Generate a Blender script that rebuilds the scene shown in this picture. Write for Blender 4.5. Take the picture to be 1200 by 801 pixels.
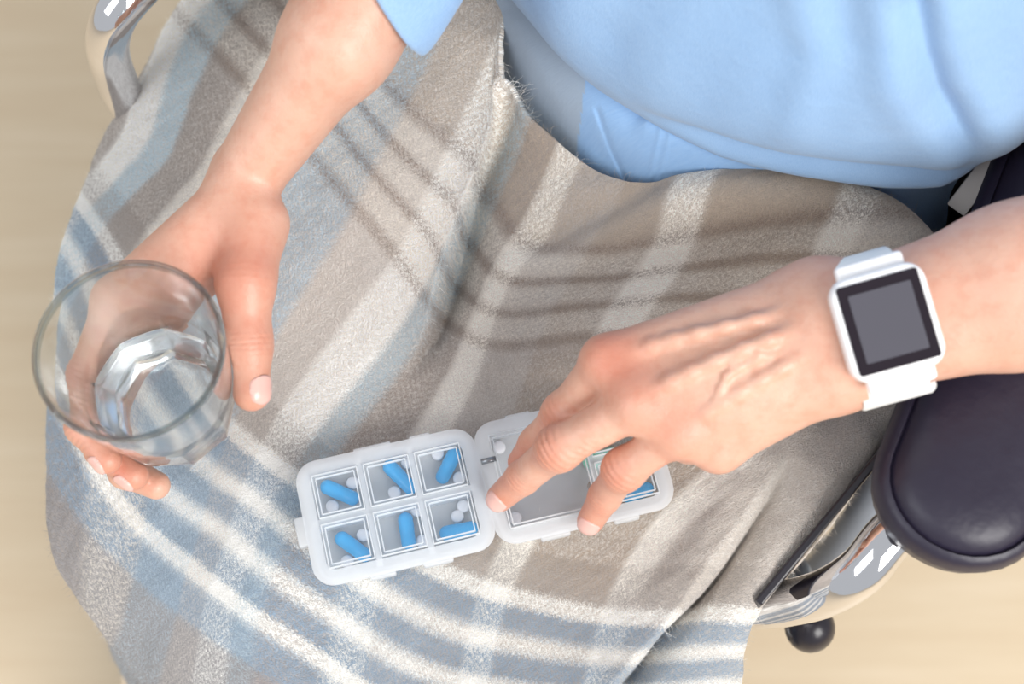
import bpy, bmesh, math, random
import numpy as np
from mathutils import Vector, Matrix

random.seed(7); rng = np.random.default_rng(7)
S = bpy.context.scene
COL = S.collection
for o in list(bpy.data.objects):
    bpy.data.objects.remove(o)

# ------------------------------------------------------------------ camera
PITCH = math.radians(20.0); CAMZ = 1.2778; CAMY = -0.2394
cam_d = bpy.data.cameras.new('camera'); cam = bpy.data.objects.new('camera', cam_d); COL.objects.link(cam)
cam.location = (0, CAMY, CAMZ); cam.rotation_euler = (PITCH, 0, 0)
cam_d.sensor_width = 36; cam_d.lens = 50; cam_d.clip_start = 0.02
cam_d.dof.use_dof = True; cam_d.dof.focus_distance = 0.675; cam_d.dof.aperture_fstop = 6.5
S.camera = cam
F_PX = 50 / 36 * 1200

# ------------------------------------------------------------------ light
world = bpy.data.worlds.new('world'); S.world = world; world.use_nodes = True
bg = world.node_tree.nodes['Background']; bg.inputs[0].default_value = (0.93, 0.96, 1.0, 1); bg.inputs[1].default_value = 0.42

def area(name, loc, target, size, power, col):
    d = bpy.data.lights.new(name, 'AREA'); d.shape = 'RECTANGLE'; d.size, d.size_y = size
    d.energy = power; d.color = col
    o = bpy.data.objects.new(name, d); COL.objects.link(o); o.location = loc
    o.rotation_euler = (Vector(target) - Vector(loc)).to_track_quat('-Z', 'Y').to_euler()
    return o
area('window_light', (1.3, -1.7, 2.3), (0, 0, .6), (1.5, 1.5), 54, (1, .98, .95))
area('left_area_light', (-1.5, -0.9, 2.2), (0, 0, .6), (1.2, 1.4), 11, (.92, .96, 1))  # weaker, cooler area light from the left side

S.view_settings.view_transform = 'Standard'; S.view_settings.look = 'None'
S.view_settings.gamma = 1.0; S.view_settings.use_curve_mapping = False
S.view_settings.exposure = 0.58
S.cycles.max_bounces = 32; S.cycles.transmission_bounces = 32; S.cycles.transparent_max_bounces = 16
S.cycles.use_denoising = True

# ------------------------------------------------------------------ helpers
CU, SU = math.cos(PITCH), math.sin(PITCH)
def W(px, py, z):
    """world point at height z seen at photo pixel (px, py)"""
    d = np.array([(px - 600) / F_PX, SU - (py - 400.5) / F_PX * CU, -CU - (py - 400.5) / F_PX * SU])
    t = (z - CAMZ) / d[2]
    return np.array([0, CAMY, CAMZ]) + t * d
def to_px(P):
    P = np.asarray(P, float); q = P - np.array([0, CAMY, CAMZ])
    dep = q[..., 1] * SU - q[..., 2] * CU
    return np.stack([600 + F_PX * q[..., 0] / dep, 400.5 - F_PX * (q[..., 1] * CU + q[..., 2] * SU) / dep], -1)
def unit(v):
    v = np.asarray(v, float); return v / (np.linalg.norm(v) + 1e-12)

FWD = unit([-0.42, -0.905, 0]); LEFT = np.array([0.905, -0.42, 0])   # her forward, her left

def mesh_obj(name, V, Fc, m=None, parent=None, smooth=True):
    me = bpy.data.meshes.new(name)
    me.from_pydata([tuple(map(float, v)) for v in V], [], [tuple(map(int, f)) for f in Fc])
    me.update()
    if smooth: me.polygons.foreach_set('use_smooth', [True] * len(me.polygons))
    b = bmesh.new(); b.from_mesh(me); bmesh.ops.recalc_face_normals(b, faces=b.faces); b.to_mesh(me); b.free()
    o = bpy.data.objects.new(name, me); COL.objects.link(o)
    if m: me.materials.append(m)
    if parent: o.parent = parent
    return o
def bm_obj(name, bm, m=None, parent=None, smooth=True, angle=None):
    me = bpy.data.meshes.new(name); bmesh.ops.recalc_face_normals(bm, faces=bm.faces); bm.to_mesh(me); bm.free()
    if smooth: me.polygons.foreach_set('use_smooth', [True] * len(me.polygons))
    if smooth and angle: me.set_sharp_from_angle(angle=angle)
    o = bpy.data.objects.new(name, me); COL.objects.link(o)
    if m: me.materials.append(m)
    if parent: o.parent = parent
    return o
def thing(name, label, cat, loc=(0, 0, 0), group=None):
    o = bpy.data.objects.new(name, None); COL.objects.link(o); o.empty_display_size = .02
    o.location = loc; tag(o, label, cat, group); return o
def tag(o, label, cat, group=None):
    o['label'] = label; o['category'] = cat
    if group: o['group'] = group
    return o
def attach(o, parent):
    """parent while the mesh keeps its world coordinates (parent only translated)"""
    o.parent = parent; o.matrix_parent_inverse = Matrix.Translation(-parent.location)
    return o

def catmull(P, n):
    P = np.asarray(P, float); k = len(P)
    t = np.linspace(0, k - 1, n); i = np.clip(t.astype(int), 0, k - 2); f = (t - i)[:, None]
    Pe = np.vstack([2 * P[0] - P[1], P, 2 * P[-1] - P[-2]])
    a, b, c, d = Pe[i], Pe[i + 1], Pe[i + 2], Pe[i + 3]
    return .5 * (2 * b + (c - a) * f + (2 * a - 5 * b + 4 * c - d) * f**2 + (3 * b - a - 3 * c + d) * f**3)
def grid_spline(T, nu, nv):
    """T (rows, cols, dims) control table -> (nu rows, nv cols, dims)"""
    T = np.asarray(T, float); r, c, d = T.shape
    A = catmull(T.reshape(r, c * d), nu).reshape(nu, c, d)
    B = catmull(A.transpose(1, 0, 2).reshape(c, nu * d), nv).reshape(nv, nu, d)
    return B.transpose(1, 0, 2)
def grid_faces(nu, nv, wrap=False):
    i = np.arange(nu - 1)[:, None]; j = np.arange(nv if wrap else nv - 1)[None, :]
    j2 = (j + 1) % nv
    return np.stack([i * nv + j + 0 * i, (i + 1) * nv + j, (i + 1) * nv + j2, i * nv + j2 + 0 * i], -1).reshape(-1, 4)
def big_mesh(name, V, Q, m=None):
    """numpy quads -> mesh object"""
    V = np.asarray(V, np.float32).reshape(-1, 3); Q = np.asarray(Q, np.int32)
    me = bpy.data.meshes.new(name); me.vertices.add(len(V)); me.vertices.foreach_set('co', V.ravel())
    me.loops.add(Q.size); me.loops.foreach_set('vertex_index', Q.ravel())
    me.polygons.add(len(Q)); me.polygons.foreach_set('loop_start', np.arange(0, Q.size, 4, dtype=np.int32))
    me.polygons.foreach_set('use_smooth', np.ones(len(Q), bool))
    me.update(calc_edges=True)
    o = bpy.data.objects.new(name, me); COL.objects.link(o)
    if m: me.materials.append(m)
    return o
def tube_geo(P, R, seg=20, cap=True):
    P = np.asarray(P, float); n = len(P); R = np.broadcast_to(np.asarray(R, float), (n,))
    T = np.gradient(P, axis=0); T /= np.linalg.norm(T, axis=1)[:, None] + 1e-12
    a = unit(np.cross(T[0], [0.3, .2, 1.0])); V = []
    for i in range(n):
        a = unit(a - T[i] * np.dot(a, T[i])); b = np.cross(T[i], a)
        th = np.linspace(0, 2 * np.pi, seg, endpoint=False)
        V.append(P[i] + R[i] * (np.cos(th)[:, None] * a + np.sin(th)[:, None] * b))
    V = np.concatenate(V); Fc = [tuple(f) for f in grid_faces(n, seg, True)]
    if cap: Fc += [tuple(range(seg)), tuple(range(n * seg - 1, (n - 1) * seg - 1, -1))]
    return V, Fc
def tube(name, P, R, m, parent=None, seg=20, n=None):
    if n: P = catmull(P, n)
    V, Fc = tube_geo(P, R, seg); o = mesh_obj(name, V, Fc, m)
    if parent: attach(o, parent)
    return o
def box_bm(bm, c, s, M=None, bev=0.0, seg=2):
    r = bmesh.ops.create_cube(bm, size=1.0)
    bmesh.ops.scale(bm, vec=s, verts=r['verts'])
    if bev:
        e = list({e for v in r['verts'] for e in v.link_edges})
        r2 = bmesh.ops.bevel(bm, geom=e, offset=bev, segments=seg, profile=.5, affect='EDGES')
        vs = list({v for f in r2['faces'] for v in f.verts} | {v for v in r['verts'] if v.is_valid})
    else: vs = r['verts']
    bmesh.ops.translate(bm, vec=c, verts=vs)
    if M is not None: bmesh.ops.transform(bm, matrix=M, verts=vs)
    return vs
def rounded_rect(w, h, r, n=6):
    pts = []
    for cx, cy, a0 in ((w/2-r, h/2-r, 0), (-w/2+r, h/2-r, 90), (-w/2+r, -h/2+r, 180), (w/2-r, -h/2+r, 270)):
        for k in range(n + 1):
            a = math.radians(a0 + 90 * k / n); pts.append((cx + r * math.cos(a), cy + r * math.sin(a)))
    return pts
def loft(bm, rings, cap0=True, cap1=True):
    """rings: list of equal-length lists of 3D points -> closed loft"""
    L = [[bm.verts.new(p) for p in ring] for ring in rings]; n = len(L[0])
    for a, b in zip(L[:-1], L[1:]):
        for j in range(n): bm.faces.new((a[j], a[(j+1) % n], b[(j+1) % n], b[j]))
    if cap0: bm.faces.new(L[0][::-1])
    if cap1: bm.faces.new(L[-1])
    return [v for r in L for v in r]

# ------------------------------------------------------------------ materials
def lin(r, g, b):
    f = lambda c: (c / 255 / 12.92) if c / 255 <= .04045 else ((c / 255 + .055) / 1.055) ** 2.4
    return (f(r), f(g), f(b), 1)
class NT:
    def __init__(s, name):
        s.m = bpy.data.materials.new(name); s.m.use_nodes = True; s.t = s.m.node_tree; s.t.nodes.clear()
        s.out = s.n('ShaderNodeOutputMaterial')
    def n(s, typ, **kw):
        x = s.t.nodes.new(typ)
        for k, v in kw.items():
            if k.startswith('i_'):
                key = k[2:].replace('_', ' ')
                x.inputs[int(key) if key.isdigit() else key].default_value = v
            else: setattr(x, k, v)
        return x
    def l(s, a, b): s.t.links.new(a, b)
    def math(s, op, a, b=None, c=None, clamp=False):
        x = s.n('ShaderNodeMath', operation=op, use_clamp=clamp)
        for i, v in enumerate((a, b, c)):
            if v is None: continue
            if isinstance(v, (int, float)): x.inputs[i].default_value = v
            else: s.l(v, x.inputs[i])
        return x.outputs[0]
    def mix(s, fac, a, b, blend='MIX'):
        x = s.n('ShaderNodeMix', data_type='RGBA', blend_type=blend)
        for sock, v in ((x.inputs[0], fac), (x.inputs[6], a), (x.inputs[7], b)):
            if isinstance(v, (int, float)): sock.default_value = v
            elif isinstance(v, tuple): sock.default_value = v
            else: s.l(v, sock)
        return x.outputs[2]
    def ramp(s, fac, stops, interp='LINEAR'):
        x = s.n('ShaderNodeValToRGB'); cr = x.color_ramp; cr.interpolation = interp
        while len(cr.elements) < len(stops): cr.elements.new(0.5)
        for e, (p, c) in zip(cr.elements, sorted(stops, key=lambda q: q[0])):
            e.position = p; e.color = c
        s.l(fac, x.inputs[0]); return x.outputs[0]
    def noise(s, vec, scale, detail=3, rough=.5):
        x = s.n('ShaderNodeTexNoise'); x.inputs['Scale'].default_value = scale
        x.inputs['Detail'].default_value = detail; x.inputs['Roughness'].default_value = rough
        if vec is not None: s.l(vec, x.inputs['Vector'])
        return x
    def bump(s, h, strength, dist, normal=None):
        x = s.n('ShaderNodeBump'); x.inputs['Strength'].default_value = strength; x.inputs['Distance'].default_value = dist
        s.l(h, x.inputs['Height'])
        if normal is not None: s.l(normal, x.inputs['Normal'])
        return x.outputs[0]
    def pbsdf(s, **kw):
        x = s.n('ShaderNodeBsdfPrincipled')
        for k, v in kw.items(): x.inputs[k.replace('_', ' ')].default_value = v
        s.l(x.outputs[0], s.out.inputs[0]); return x
    def coord(s, which='Object'): return s.n('ShaderNodeTexCoord').outputs[which]

def plain(name, col, rough=.5, metal=0, noise_amt=.06, scale=60, bump=0.0, bscale=400, bdist=.001, **kw):
    t = NT(name); p = t.pbsdf(Roughness=rough, Metallic=metal, **kw)
    nz = t.noise(t.coord(), scale, 3)
    c = t.mix(nz.outputs[0], tuple(x * (1 - noise_amt) for x in col[:3]) + (1,), tuple(min(1, x * (1 + noise_amt)) for x in col[:3]) + (1,))
    t.l(c, p.inputs['Base Color'])
    if bump:
        n2 = t.noise(t.coord(), bscale, 2); t.l(t.bump(n2.outputs[0], bump, bdist), p.inputs['Normal'])
    return t.m

def mat_floor():
    t = NT('floor_laminate'); p = t.pbsdf(Roughness=.45)
    mp = t.n('ShaderNodeMapping'); t.l(t.coord(), mp.inputs[0]); mp.inputs['Scale'].default_value = (1.5, 14, 1)
    a = t.noise(mp.outputs[0], 2.2, 5, .6)
    c = t.ramp(a.outputs[0], [(.3, lin(222, 199, 167)), (.55, lin(227, 206, 175)), (.75, lin(232, 212, 183))])
    t.l(c, p.inputs['Base Color']); return t.m

def mat_skin():
    t = NT('skin'); p = t.pbsdf(Roughness=.42)
    co = t.coord()
    red = t.n('ShaderNodeAttribute', attribute_name='redness').outputs['Fac']
    n1 = t.noise(co, 38, 4, .6); n2 = t.noise(co, 160, 3, .6)
    base = t.mix(n1.outputs[0], lin(206, 156, 132), lin(232, 192, 170))
    base = t.mix(t.math('MULTIPLY', t.math('SUBTRACT', n2.outputs[0], .45, clamp=True), 1.3, clamp=True), base, lin(206, 136, 110))
    base = t.mix(red, base, lin(202, 106, 78))
    t.l(base, p.inputs['Base Color'])
    p.inputs['Subsurface Weight'].default_value = .12; p.inputs['Subsurface Radius'].default_value = (1, .35, .2)
    p.inputs['Subsurface Scale'].default_value = .004
    v = t.n('ShaderNodeTexVoronoi', feature='DISTANCE_TO_EDGE'); v.inputs['Scale'].default_value = 750; t.l(co, v.inputs['Vector'])
    n3 = t.noise(co, 420, 3, .6)
    h = t.math('ADD', t.math('MULTIPLY', v.outputs['Distance'], .5), t.math('MULTIPLY', n3.outputs[0], .8))
    t.l(t.bump(h, .35, .0006), p.inputs['Normal'])
    return t.m

def mat_fabric(name, ca, cb, thread=900, wr=.35):
    t = NT(name); p = t.pbsdf(Roughness=.85); p.inputs['Sheen Weight'].default_value = .25
    co = t.coord('UV')
    mp = t.n('ShaderNodeMapping'); t.l(co, mp.inputs[0]); mp.inputs['Scale'].default_value = (40, 220, 1)
    a = t.noise(mp.outputs[0], 5, 3, .6); b = t.noise(t.coord(), 26, 4, .6)
    f = t.math('ADD', t.math('MULTIPLY', a.outputs[0], .7), t.math('MULTIPLY', b.outputs[0], .3))
    c = t.mix(f, ca, cb)
    pk = t.n('ShaderNodeAttribute', attribute_name='pocket').outputs['Fac']
    c = t.mix(pk, c, lin(164, 178, 192))
    t.l(c, p.inputs['Base Color'])
    w1 = t.n('ShaderNodeTexWave'); w1.inputs['Scale'].default_value = thread / 6.28; w1.inputs['Distortion'].default_value = .4; t.l(co, w1.inputs['Vector'])
    h = t.math('ADD', t.math('MULTIPLY', a.outputs[0], 1.0), t.math('MULTIPLY', w1.outputs['Fac'], .12))
    n1 = t.bump(h, .25, .0006)
    t.l(t.bump(b.outputs[0], wr, .004, n1), p.inputs['Normal'])
    return t.m

def mat_glass(name='clear_glass', through=.10, tint=(.985, .998, 1, 1), ior=1.45, rough=0.0):
    t = NT(name); g = t.n('ShaderNodeBsdfPrincipled'); g.inputs['Transmission Weight'].default_value = 1
    g.inputs['Base Color'].default_value = tint; g.inputs['IOR'].default_value = ior; g.inputs['Roughness'].default_value = rough
    tr = t.n('ShaderNodeBsdfTransparent'); tr.inputs[0].default_value = (.94, .975, .98, 1)
    mx = t.n('ShaderNodeMixShader'); mx.inputs[0].default_value = through
    t.l(g.outputs[0], mx.inputs[1]); t.l(tr.outputs[0], mx.inputs[2]); t.l(mx.outputs[0], t.out.inputs[0]); return t.m

def mat_frost(name, clear, col, rough=.25):
    """moulded translucent polypropylene: part of the light passes straight through, part is scattered through the wall"""
    t = NT(name); nz = t.noise(t.coord(), 300, 2)
    cc = t.mix(nz.outputs[0], tuple(.95 * c for c in col[:3]) + (1,), col)
    p = t.n('ShaderNodeBsdfPrincipled'); p.inputs['Roughness'].default_value = rough; t.l(cc, p.inputs['Base Color'])
    tl = t.n('ShaderNodeBsdfTranslucent'); t.l(cc, tl.inputs[0])
    m0 = t.n('ShaderNodeMixShader'); m0.inputs[0].default_value = .5; t.l(p.outputs[0], m0.inputs[1]); t.l(tl.outputs[0], m0.inputs[2])
    tr = t.n('ShaderNodeBsdfTransparent'); tr.inputs[0].default_value = (.98, .99, 1, 1)
    mx = t.n('ShaderNodeMixShader'); mx.inputs[0].default_value = clear
    t.l(m0.outputs[0], mx.inputs[1]); t.l(tr.outputs[0], mx.inputs[2]); t.l(mx.outputs[0], t.out.inputs[0])
    return t.m

UMIN, UMAX, VMIN, VMAX = -26.0, 34.0, -26.0, 40.0
def mat_blanket():
    t = NT('plaid_wool'); p = t.pbsdf(Roughness=1.0); p.inputs['Sheen Weight'].default_value = .35; p.inputs['Sheen Roughness'].default_value = .6
    p.inputs['Specular IOR Level'].default_value = .1
    uv = t.n('ShaderNodeUVMap', uv_map='UVMap').outputs[0]
    # soft, fibrous edges: wobble the thread coordinates
    nA = t.noise(uv, 900, 2); nB = t.noise(uv, 70, 3)
    wob = t.n('ShaderNodeVectorMath', operation='SUBTRACT'); t.l(nA.outputs['Color'], wob.inputs[0]); wob.inputs[1].default_value = (.5, .5, .5)
    ws = t.n('ShaderNodeVectorMath', operation='SCALE'); t.l(wob.outputs[0], ws.inputs[0]); ws.inputs['Scale'].default_value = .012
    ad = t.n('ShaderNodeVectorMath', operation='ADD'); t.l(uv, ad.inputs[0]); t.l(ws.outputs[0], ad.inputs[1])
    sp = t.n('ShaderNodeSeparateXYZ'); t.l(ad.outputs[0], sp.inputs[0])
    u, v = sp.outputs[0], sp.outputs[1]
    WH = lin(252, 250, 244); CR = lin(236, 227, 214); LB = lin(190, 206, 212); NB = lin(128, 152, 174)
    BR = lin(146, 132, 122); DB = lin(132, 108, 90); PU = lin(142, 138, 140)
    def U(x): return (x - UMIN) / (UMAX - UMIN)
    def Vv(x): return (x - VMIN) / (VMAX - VMIN)
    def bands(seq, f, e):
        st = []
        for a, b, c in seq: st += [(f(a + e), c), (f(b - e), c)]
        return st[1:-1]
    useq = [(-26, -17, BR), (-17, -15, WH), (-15, -13.2, lin(176, 200, 212)), (-13.2, -10.8, BR), (-10.8, -8.6, CR), (-8.6, -4, lin(176, 194, 206)), (-4, -1.2, lin(206, 198, 190)),
            (-1.2, 1.2, WH), (1.2, 2.4, lin(168, 184, 192)), (2.4, 4.4, lin(152, 138, 128)), (4.4, 6, lin(240, 233, 222)), (6, 9, lin(180, 169, 160)), (9, 12, lin(166, 149, 134)),
            (12, 14, lin(242, 234, 222)), (14, 20, lin(160, 141, 123)), (20, 21.8, lin(238, 231, 220)), (21.8, 34, lin(186, 176, 166))]
    vseq = [(-26, -2.2, PU), (-2.2, -.42, NB), (-.42, .42, WH), (.42, 1.6, NB), (1.6, 2.4, WH), (2.4, 3.6, NB), (3.6, 4.4, WH), (4.4, 5.6, NB),
            (5.6, 6.35, WH), (6.35, 8, lin(170, 162, 156))]
    vseq2 = [(8, 15.7, lin(218, 212, 205)), (15.7, 16.3, DB), (16.3, 17.7, CR), (17.7, 18.3, DB), (18.3, 19.7, CR), (19.7, 20.3, DB), (20.3, 21.7, CR), (21.7, 22.4, DB), (22.4, 40, lin(182, 163, 142))]
    K = lambda x: (x, x, x, 1)
    wv = t.ramp(v, [(Vv(6.2), K(.70)), (Vv(8.2), K(.26)), (Vv(15.2), K(.26)), (Vv(15.8), K(.46)), (Vv(22.3), K(.46)), (Vv(23), K(.34))])
    cu = t.ramp(u, bands(useq, U, .15))
    cv1 = t.ramp(v, bands(vseq, Vv, .12)); cv2 = t.ramp(v, bands(vseq2, Vv, .16))
    cv = t.mix(t.math('GREATER_THAN', v, Vv(8)), cv1, cv2)
    # herringbone twill: chevrons decide which thread lies on top
    uc = t.math('MULTIPLY', u, (UMAX - UMIN)); vc = t.math('MULTIPLY', v, (VMAX - VMIN))
    zig = t.math('PINGPONG', uc, .8)
    hb = t.math('SINE', t.math('MULTIPLY', t.math('ADD', vc, t.math('MULTIPLY', zig, 1.1)), 17.0))
    nF = t.noise(uv, 330, 4, .65)
    top = t.math('ADD', t.math('MULTIPLY', hb, .30), t.math('ADD', wv, t.math('MULTIPLY', t.math('SUBTRACT', nF.outputs[0], .5), 1.3)), clamp=True)
    c = t.mix(top, cu, cv)
    # heathered fibres
    c = t.mix(t.math('MULTIPLY', t.math('SUBTRACT', nA.outputs[0], .42, clamp=True), .8, clamp=True), c, lin(112, 100, 94), 'MIX')
    c = t.mix(.10, c, t.mix(nB.outputs[0], lin(186, 184, 184), lin(232, 228, 222)), 'MIX')
    gm = t.n('ShaderNodeBrightContrast'); gm.inputs[1].default_value = .15; gm.inputs[2].default_value = .38; t.l(c, gm.inputs[0]); c = gm.outputs[0]
    hi = t.n('ShaderNodeHairInfo')
    k = t.math('ADD', 1.0, t.math('MULTIPLY', hi.outputs['Is Strand'], t.math('MULTIPLY', t.math('SUBTRACT', hi.outputs['Random'], .38), .75)))
    kk = t.n('ShaderNodeCombineXYZ')
    for q in range(3): t.l(k, kk.inputs[q])
    c = t.mix(1.0, c, kk.outputs[0], 'MULTIPLY')
    c = t.mix(t.math('ADD', .04, t.math('MULTIPLY', hb, .06)), c, lin(96, 86, 82))
    t.l(c, p.inputs['Base Color'])
    h = t.math('ADD', t.math('MULTIPLY', hb, .22), nF.outputs[0])
    t.l(t.bump(h, .8, .0016), p.inputs['Normal'])
    return t.m

M = dict(
    floor=mat_floor(), skin=mat_skin(), blanket=mat_blanket(),
    shirt=mat_fabric('shirt_linen', lin(116, 156, 202), lin(172, 202, 232)),
    trousers=mat_fabric('trouser_cotton', lin(130, 172, 220), lin(162, 197, 234), wr=.2),
    nail=plain('nail', lin(232, 184, 172), .25, noise_amt=.03, scale=90),
    glass=mat_glass(), water=mat_glass('water', .15, (.97, .99, 1, 1), 1.33), rim=mat_glass('glass_rim', .5, (.80, .93, .95, 1)),
    chrome=plain('chrome', lin(225, 225, 228), .06, 1.0, noise_amt=.02),
    leather=plain('navy_leatherette', lin(38, 33, 50), .42, bump=.5, bscale=120, bdist=.0008),
    black=plain('black_plastic', lin(34, 30, 38), .3),
    canvas=plain('black_canvas', lin(30, 26, 34), .7, bump=.3, bscale=500, bdist=.0006),
    tyre=plain('grey_tyre', lin(150, 156, 166), .7, bump=.2, bscale=200),
    steel=plain('grey_steel', lin(150, 155, 160), .3, .7),
    alu=plain('pale_bracket', lin(206, 200, 196), .45, .0),
    silicone=plain('white_silicone', lin(240, 240, 238), .42, noise_amt=.02),
    wplastic=plain('white_plastic', lin(246, 244, 244), .25, noise_amt=.01),
    bezel=plain('black_glass', lin(30, 20, 30), .12, noise_amt=.02),
    display=plain('grey_display', lin(84, 82, 90), .2, noise_amt=.03),
    frost=mat_frost('frosted_plastic', .40, lin(252, 253, 254)),
    tray=mat_frost('frosted_tray', .20, lin(253, 254, 255)), wall=mat_frost('frosted_wall', .5, lin(250, 252, 255)),
    edge=mat_frost('frosted_edge', .15, lin(252, 254, 255), .2),
    lidm=mat_frost('clear_lid', .95, lin(236, 246, 255), .08),
    capsule=plain('blue_capsule', lin(66, 180, 240), .22, noise_amt=.04),
    green=plain('green_capsule', lin(150, 236, 200), .25, noise_amt=.04),
    tablet=plain('white_tablet', lin(250, 248, 250), .6, noise_amt=.02),
)

# ------------------------------------------------------------------ floor
bm = bmesh.new()
bmesh.ops.create_grid(bm, x_segments=2, y_segments=2, size=4.0)
fl = bm_obj('floor', bm, M['floor'], smooth=False); fl['kind'] = 'structure'

# ------------------------------------------------------------------ signed-distance modelling of the body
class SDF:
    def __init__(s): s.p = []; s.cut = []
    def cone(s, a, b, ra, rb, k=.006): s.p.append((np.asarray(a, float), np.asarray(b, float), ra, rb, k)); return s
    def chain(s, pts, rs, k=.006):
        for i in range(len(pts) - 1): s.cone(pts[i], pts[i + 1], rs[i], rs[i + 1], k)
    @staticmethod
    def _d(P, a, b, ra, rb):
        ab = b - a; L = max(float(ab @ ab), 1e-12); x = P - a
        t = np.clip((x[..., 0] * ab[0] + x[..., 1] * ab[1] + x[..., 2] * ab[2]) / L, 0, 1)
        q0 = x[..., 0] - t * ab[0]; q1 = x[..., 1] - t * ab[1]; q2 = x[..., 2] - t * ab[2]
        return np.sqrt(q0 * q0 + q1 * q1 + q2 * q2) - (ra + (rb - ra) * t)
    @staticmethod
    def _smin(a, b, k):
        h = np.maximum(k - np.abs(a - b), 0) / k
        return np.minimum(a, b) - h * h * k * .25
    def ev(s, P):
        d = np.full(P.shape[:-1], .03)
        for a, b, ra, rb, k in s.p: d = s._smin(d, s._d(P, a, b, ra, rb), k)
        for f in s.cut: d = np.maximum(d, -f(P))
        return d
    def grad(s, P, e=.0005):
        g = np.stack([s.ev(P + np.eye(3)[i] * e) - s.ev(P - np.eye(3)[i] * e) for i in range(3)], -1)
        return g / (np.linalg.norm(g, axis=-1)[..., None] + 1e-12)
    def mesh(s, vox):
        import openvdb
        lo = np.min([np.minimum(a - ra, b - rb) for a, b, ra, rb, k in s.p], 0) - 4 * vox
        hi = np.max([np.maximum(a + ra, b + rb) for a, b, ra, rb, k in s.p], 0) + 4 * vox
        N = np.ceil((hi - lo) / vox).astype(int) + 1
        D = np.full(N, .03, np.float32)
        ax = [lo[i] + np.arange(N[i]) * vox for i in range(3)]
        for a, b, ra, rb, k in s.p:
            m = max(ra, rb) + k + .012
            i0 = np.clip(((np.minimum(a, b) - m - lo) / vox).astype(int), 0, N - 1); i1 = np.clip(((np.maximum(a, b) + m - lo) / vox).astype(int) + 2, 1, N)
            sl = tuple(slice(i0[i], i1[i]) for i in range(3))
            x, y, z = [ax[i][sl[i]].astype(np.float32) for i in range(3)]
            ab = (b - a).astype(np.float32); L = max(float(ab @ ab), 1e-12)
            X = (x - a[0])[:, None, None]; Y = (y - a[1])[None, :, None]; Z = (z - a[2])[None, None, :]
            t = np.clip((X * ab[0] + Y * ab[1] + Z * ab[2]) / L, 0, 1).astype(np.float32)
            d = np.sqrt((X - t * ab[0])**2 + (Y - t * ab[1])**2 + (Z - t * ab[2])**2) - (ra + (rb - ra) * t)
            D[sl] = s._smin(D[sl], d.astype(np.float32), k)
        for f in s.cut:
            P = np.stack(np.meshgrid(*ax, indexing='ij'), -1); D = np.maximum(D, -f(P)).astype(np.float32)
        g = openvdb.FloatGrid(.03); g.copyFromArray(D)
        pts, quads = g.convertToQuads(isovalue=0.0)
        return (lo + pts * vox), quads[:, ::-1].astype(np.int32)

def wrinkle(V, Nn, c, axis, dors, amp, wl, width, span=.010, n=3):
    """cross-creases of a knuckle at c"""
    x = (V - c) @ axis; h = (V - c) @ dors; r = np.linalg.norm(V - c, axis=1)
    m = np.exp(-(x / span)**2) * np.clip(h / width + .1, 0, 1) * (r < .026)
    return -amp * m * np.clip(np.cos(x / wl * 2 * np.pi) * 1.3 - .15, -.2, 1)
# ---- glass placement (needed by the holding hand)
G_TOP = .738; G_H = .092; G_BOT = G_TOP - G_H
G_C = W(150, 407, G_TOP); GX, GY = G_C[0], G_C[1]
def glass_R(z):           # outer radius at world height z
    t = np.clip((z - G_BOT) / G_H, 0, 1.0)
    return .0268 + (.0392 - .0268) * t ** .85
def glass_sdf(P):
    r = np.hypot(P[..., 0] - GX, P[..., 1] - GY)
    return np.maximum(r - glass_R(P[..., 2]) - .0003, np.maximum(P[..., 2] - G_TOP, G_BOT - P[..., 2]))
def gp(ang, z, r):
    a = math.radians(ang); R = float(glass_R(z)) + r
    return np.array([GX + R * math.cos(a), GY + R * math.sin(a), z])

UP = np.array([0, 0, 1.0])
# ---- left hand (over the pill organizer) and left forearm
LH = SDF()
LW = W(995, 390, .724); LF = W(1190, 336, .736); LE = W(1570, 220, .752)
ax_l = unit(LW - LF); CAMV = unit(np.array([0, CAMY, CAMZ]) - LW); side_l = unit(np.cross(ax_l, CAMV))
for sg in (-1, 1):
    o0, o1, o2 = side_l * sg * .0085, side_l * sg * .008, side_l * sg * .012
    LH.cone(LF + o1, LW + o0, .0245, .0175, .012); LH.cone(LE + o2, LF + o1, .034, .0245, .012)
Li = W(712, 424, .703); Lm = W(748, 472, .706); Lr = W(796, 503, .702); Lp = W(842, 524, .692)
Lwi = W(955, 352, .722); Lwm = W(960, 384, .726); Lwr = W(966, 414, .724); Lwp = W(975, 438, .716)
for a, b, ra, rb in ((Lwi, Li, .0155, .0112), (Lwm, Lm, .0150, .0112), (Lwr, Lr, .0145, .0104), (Lwp, Lp, .0140, .0096)):
    LH.cone(a, b, ra, rb, .012)
LH.cone(LW, Lwm, .019, .0150, .012); LH.cone(LW + side_l * -.008, Lwi, .0175, .0155, .012); LH.cone(LW + side_l * .008, Lwp, .0175, .0135, .012)
LH.cone(W(930, 380, .708), W(790, 460, .690), .016, .012, .012); LH.cone(W(940, 430, .706), W(840, 500, .686), .015, .011, .012)
LH.cone(Li, Lm, .0085, .0085, .010); LH.cone(Lm, Lr, .0085, .008, .010); LH.cone(Lr, Lp, .008, .0075, .010)
L_idx = [Li, W(661, 485, .676), W(628, 520, .656), W(611, 541, .644)]
L_mid = [Lm, W(655, 525, .684), W(613, 559, .658), W(586, 583, .6425)]
L_rng = [Lr, W(731, 550, .681), W(709, 581, .658), W(692, 610, .6425)]
L_pky = [Lp, W(806, 520, .672), W(786, 500, .660), W(774, 486, .655)]
L_thb = [W(930, 352, .704), W(800, 425, .680), W(704, 478, .662), W(648, 516, .655)]
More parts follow.
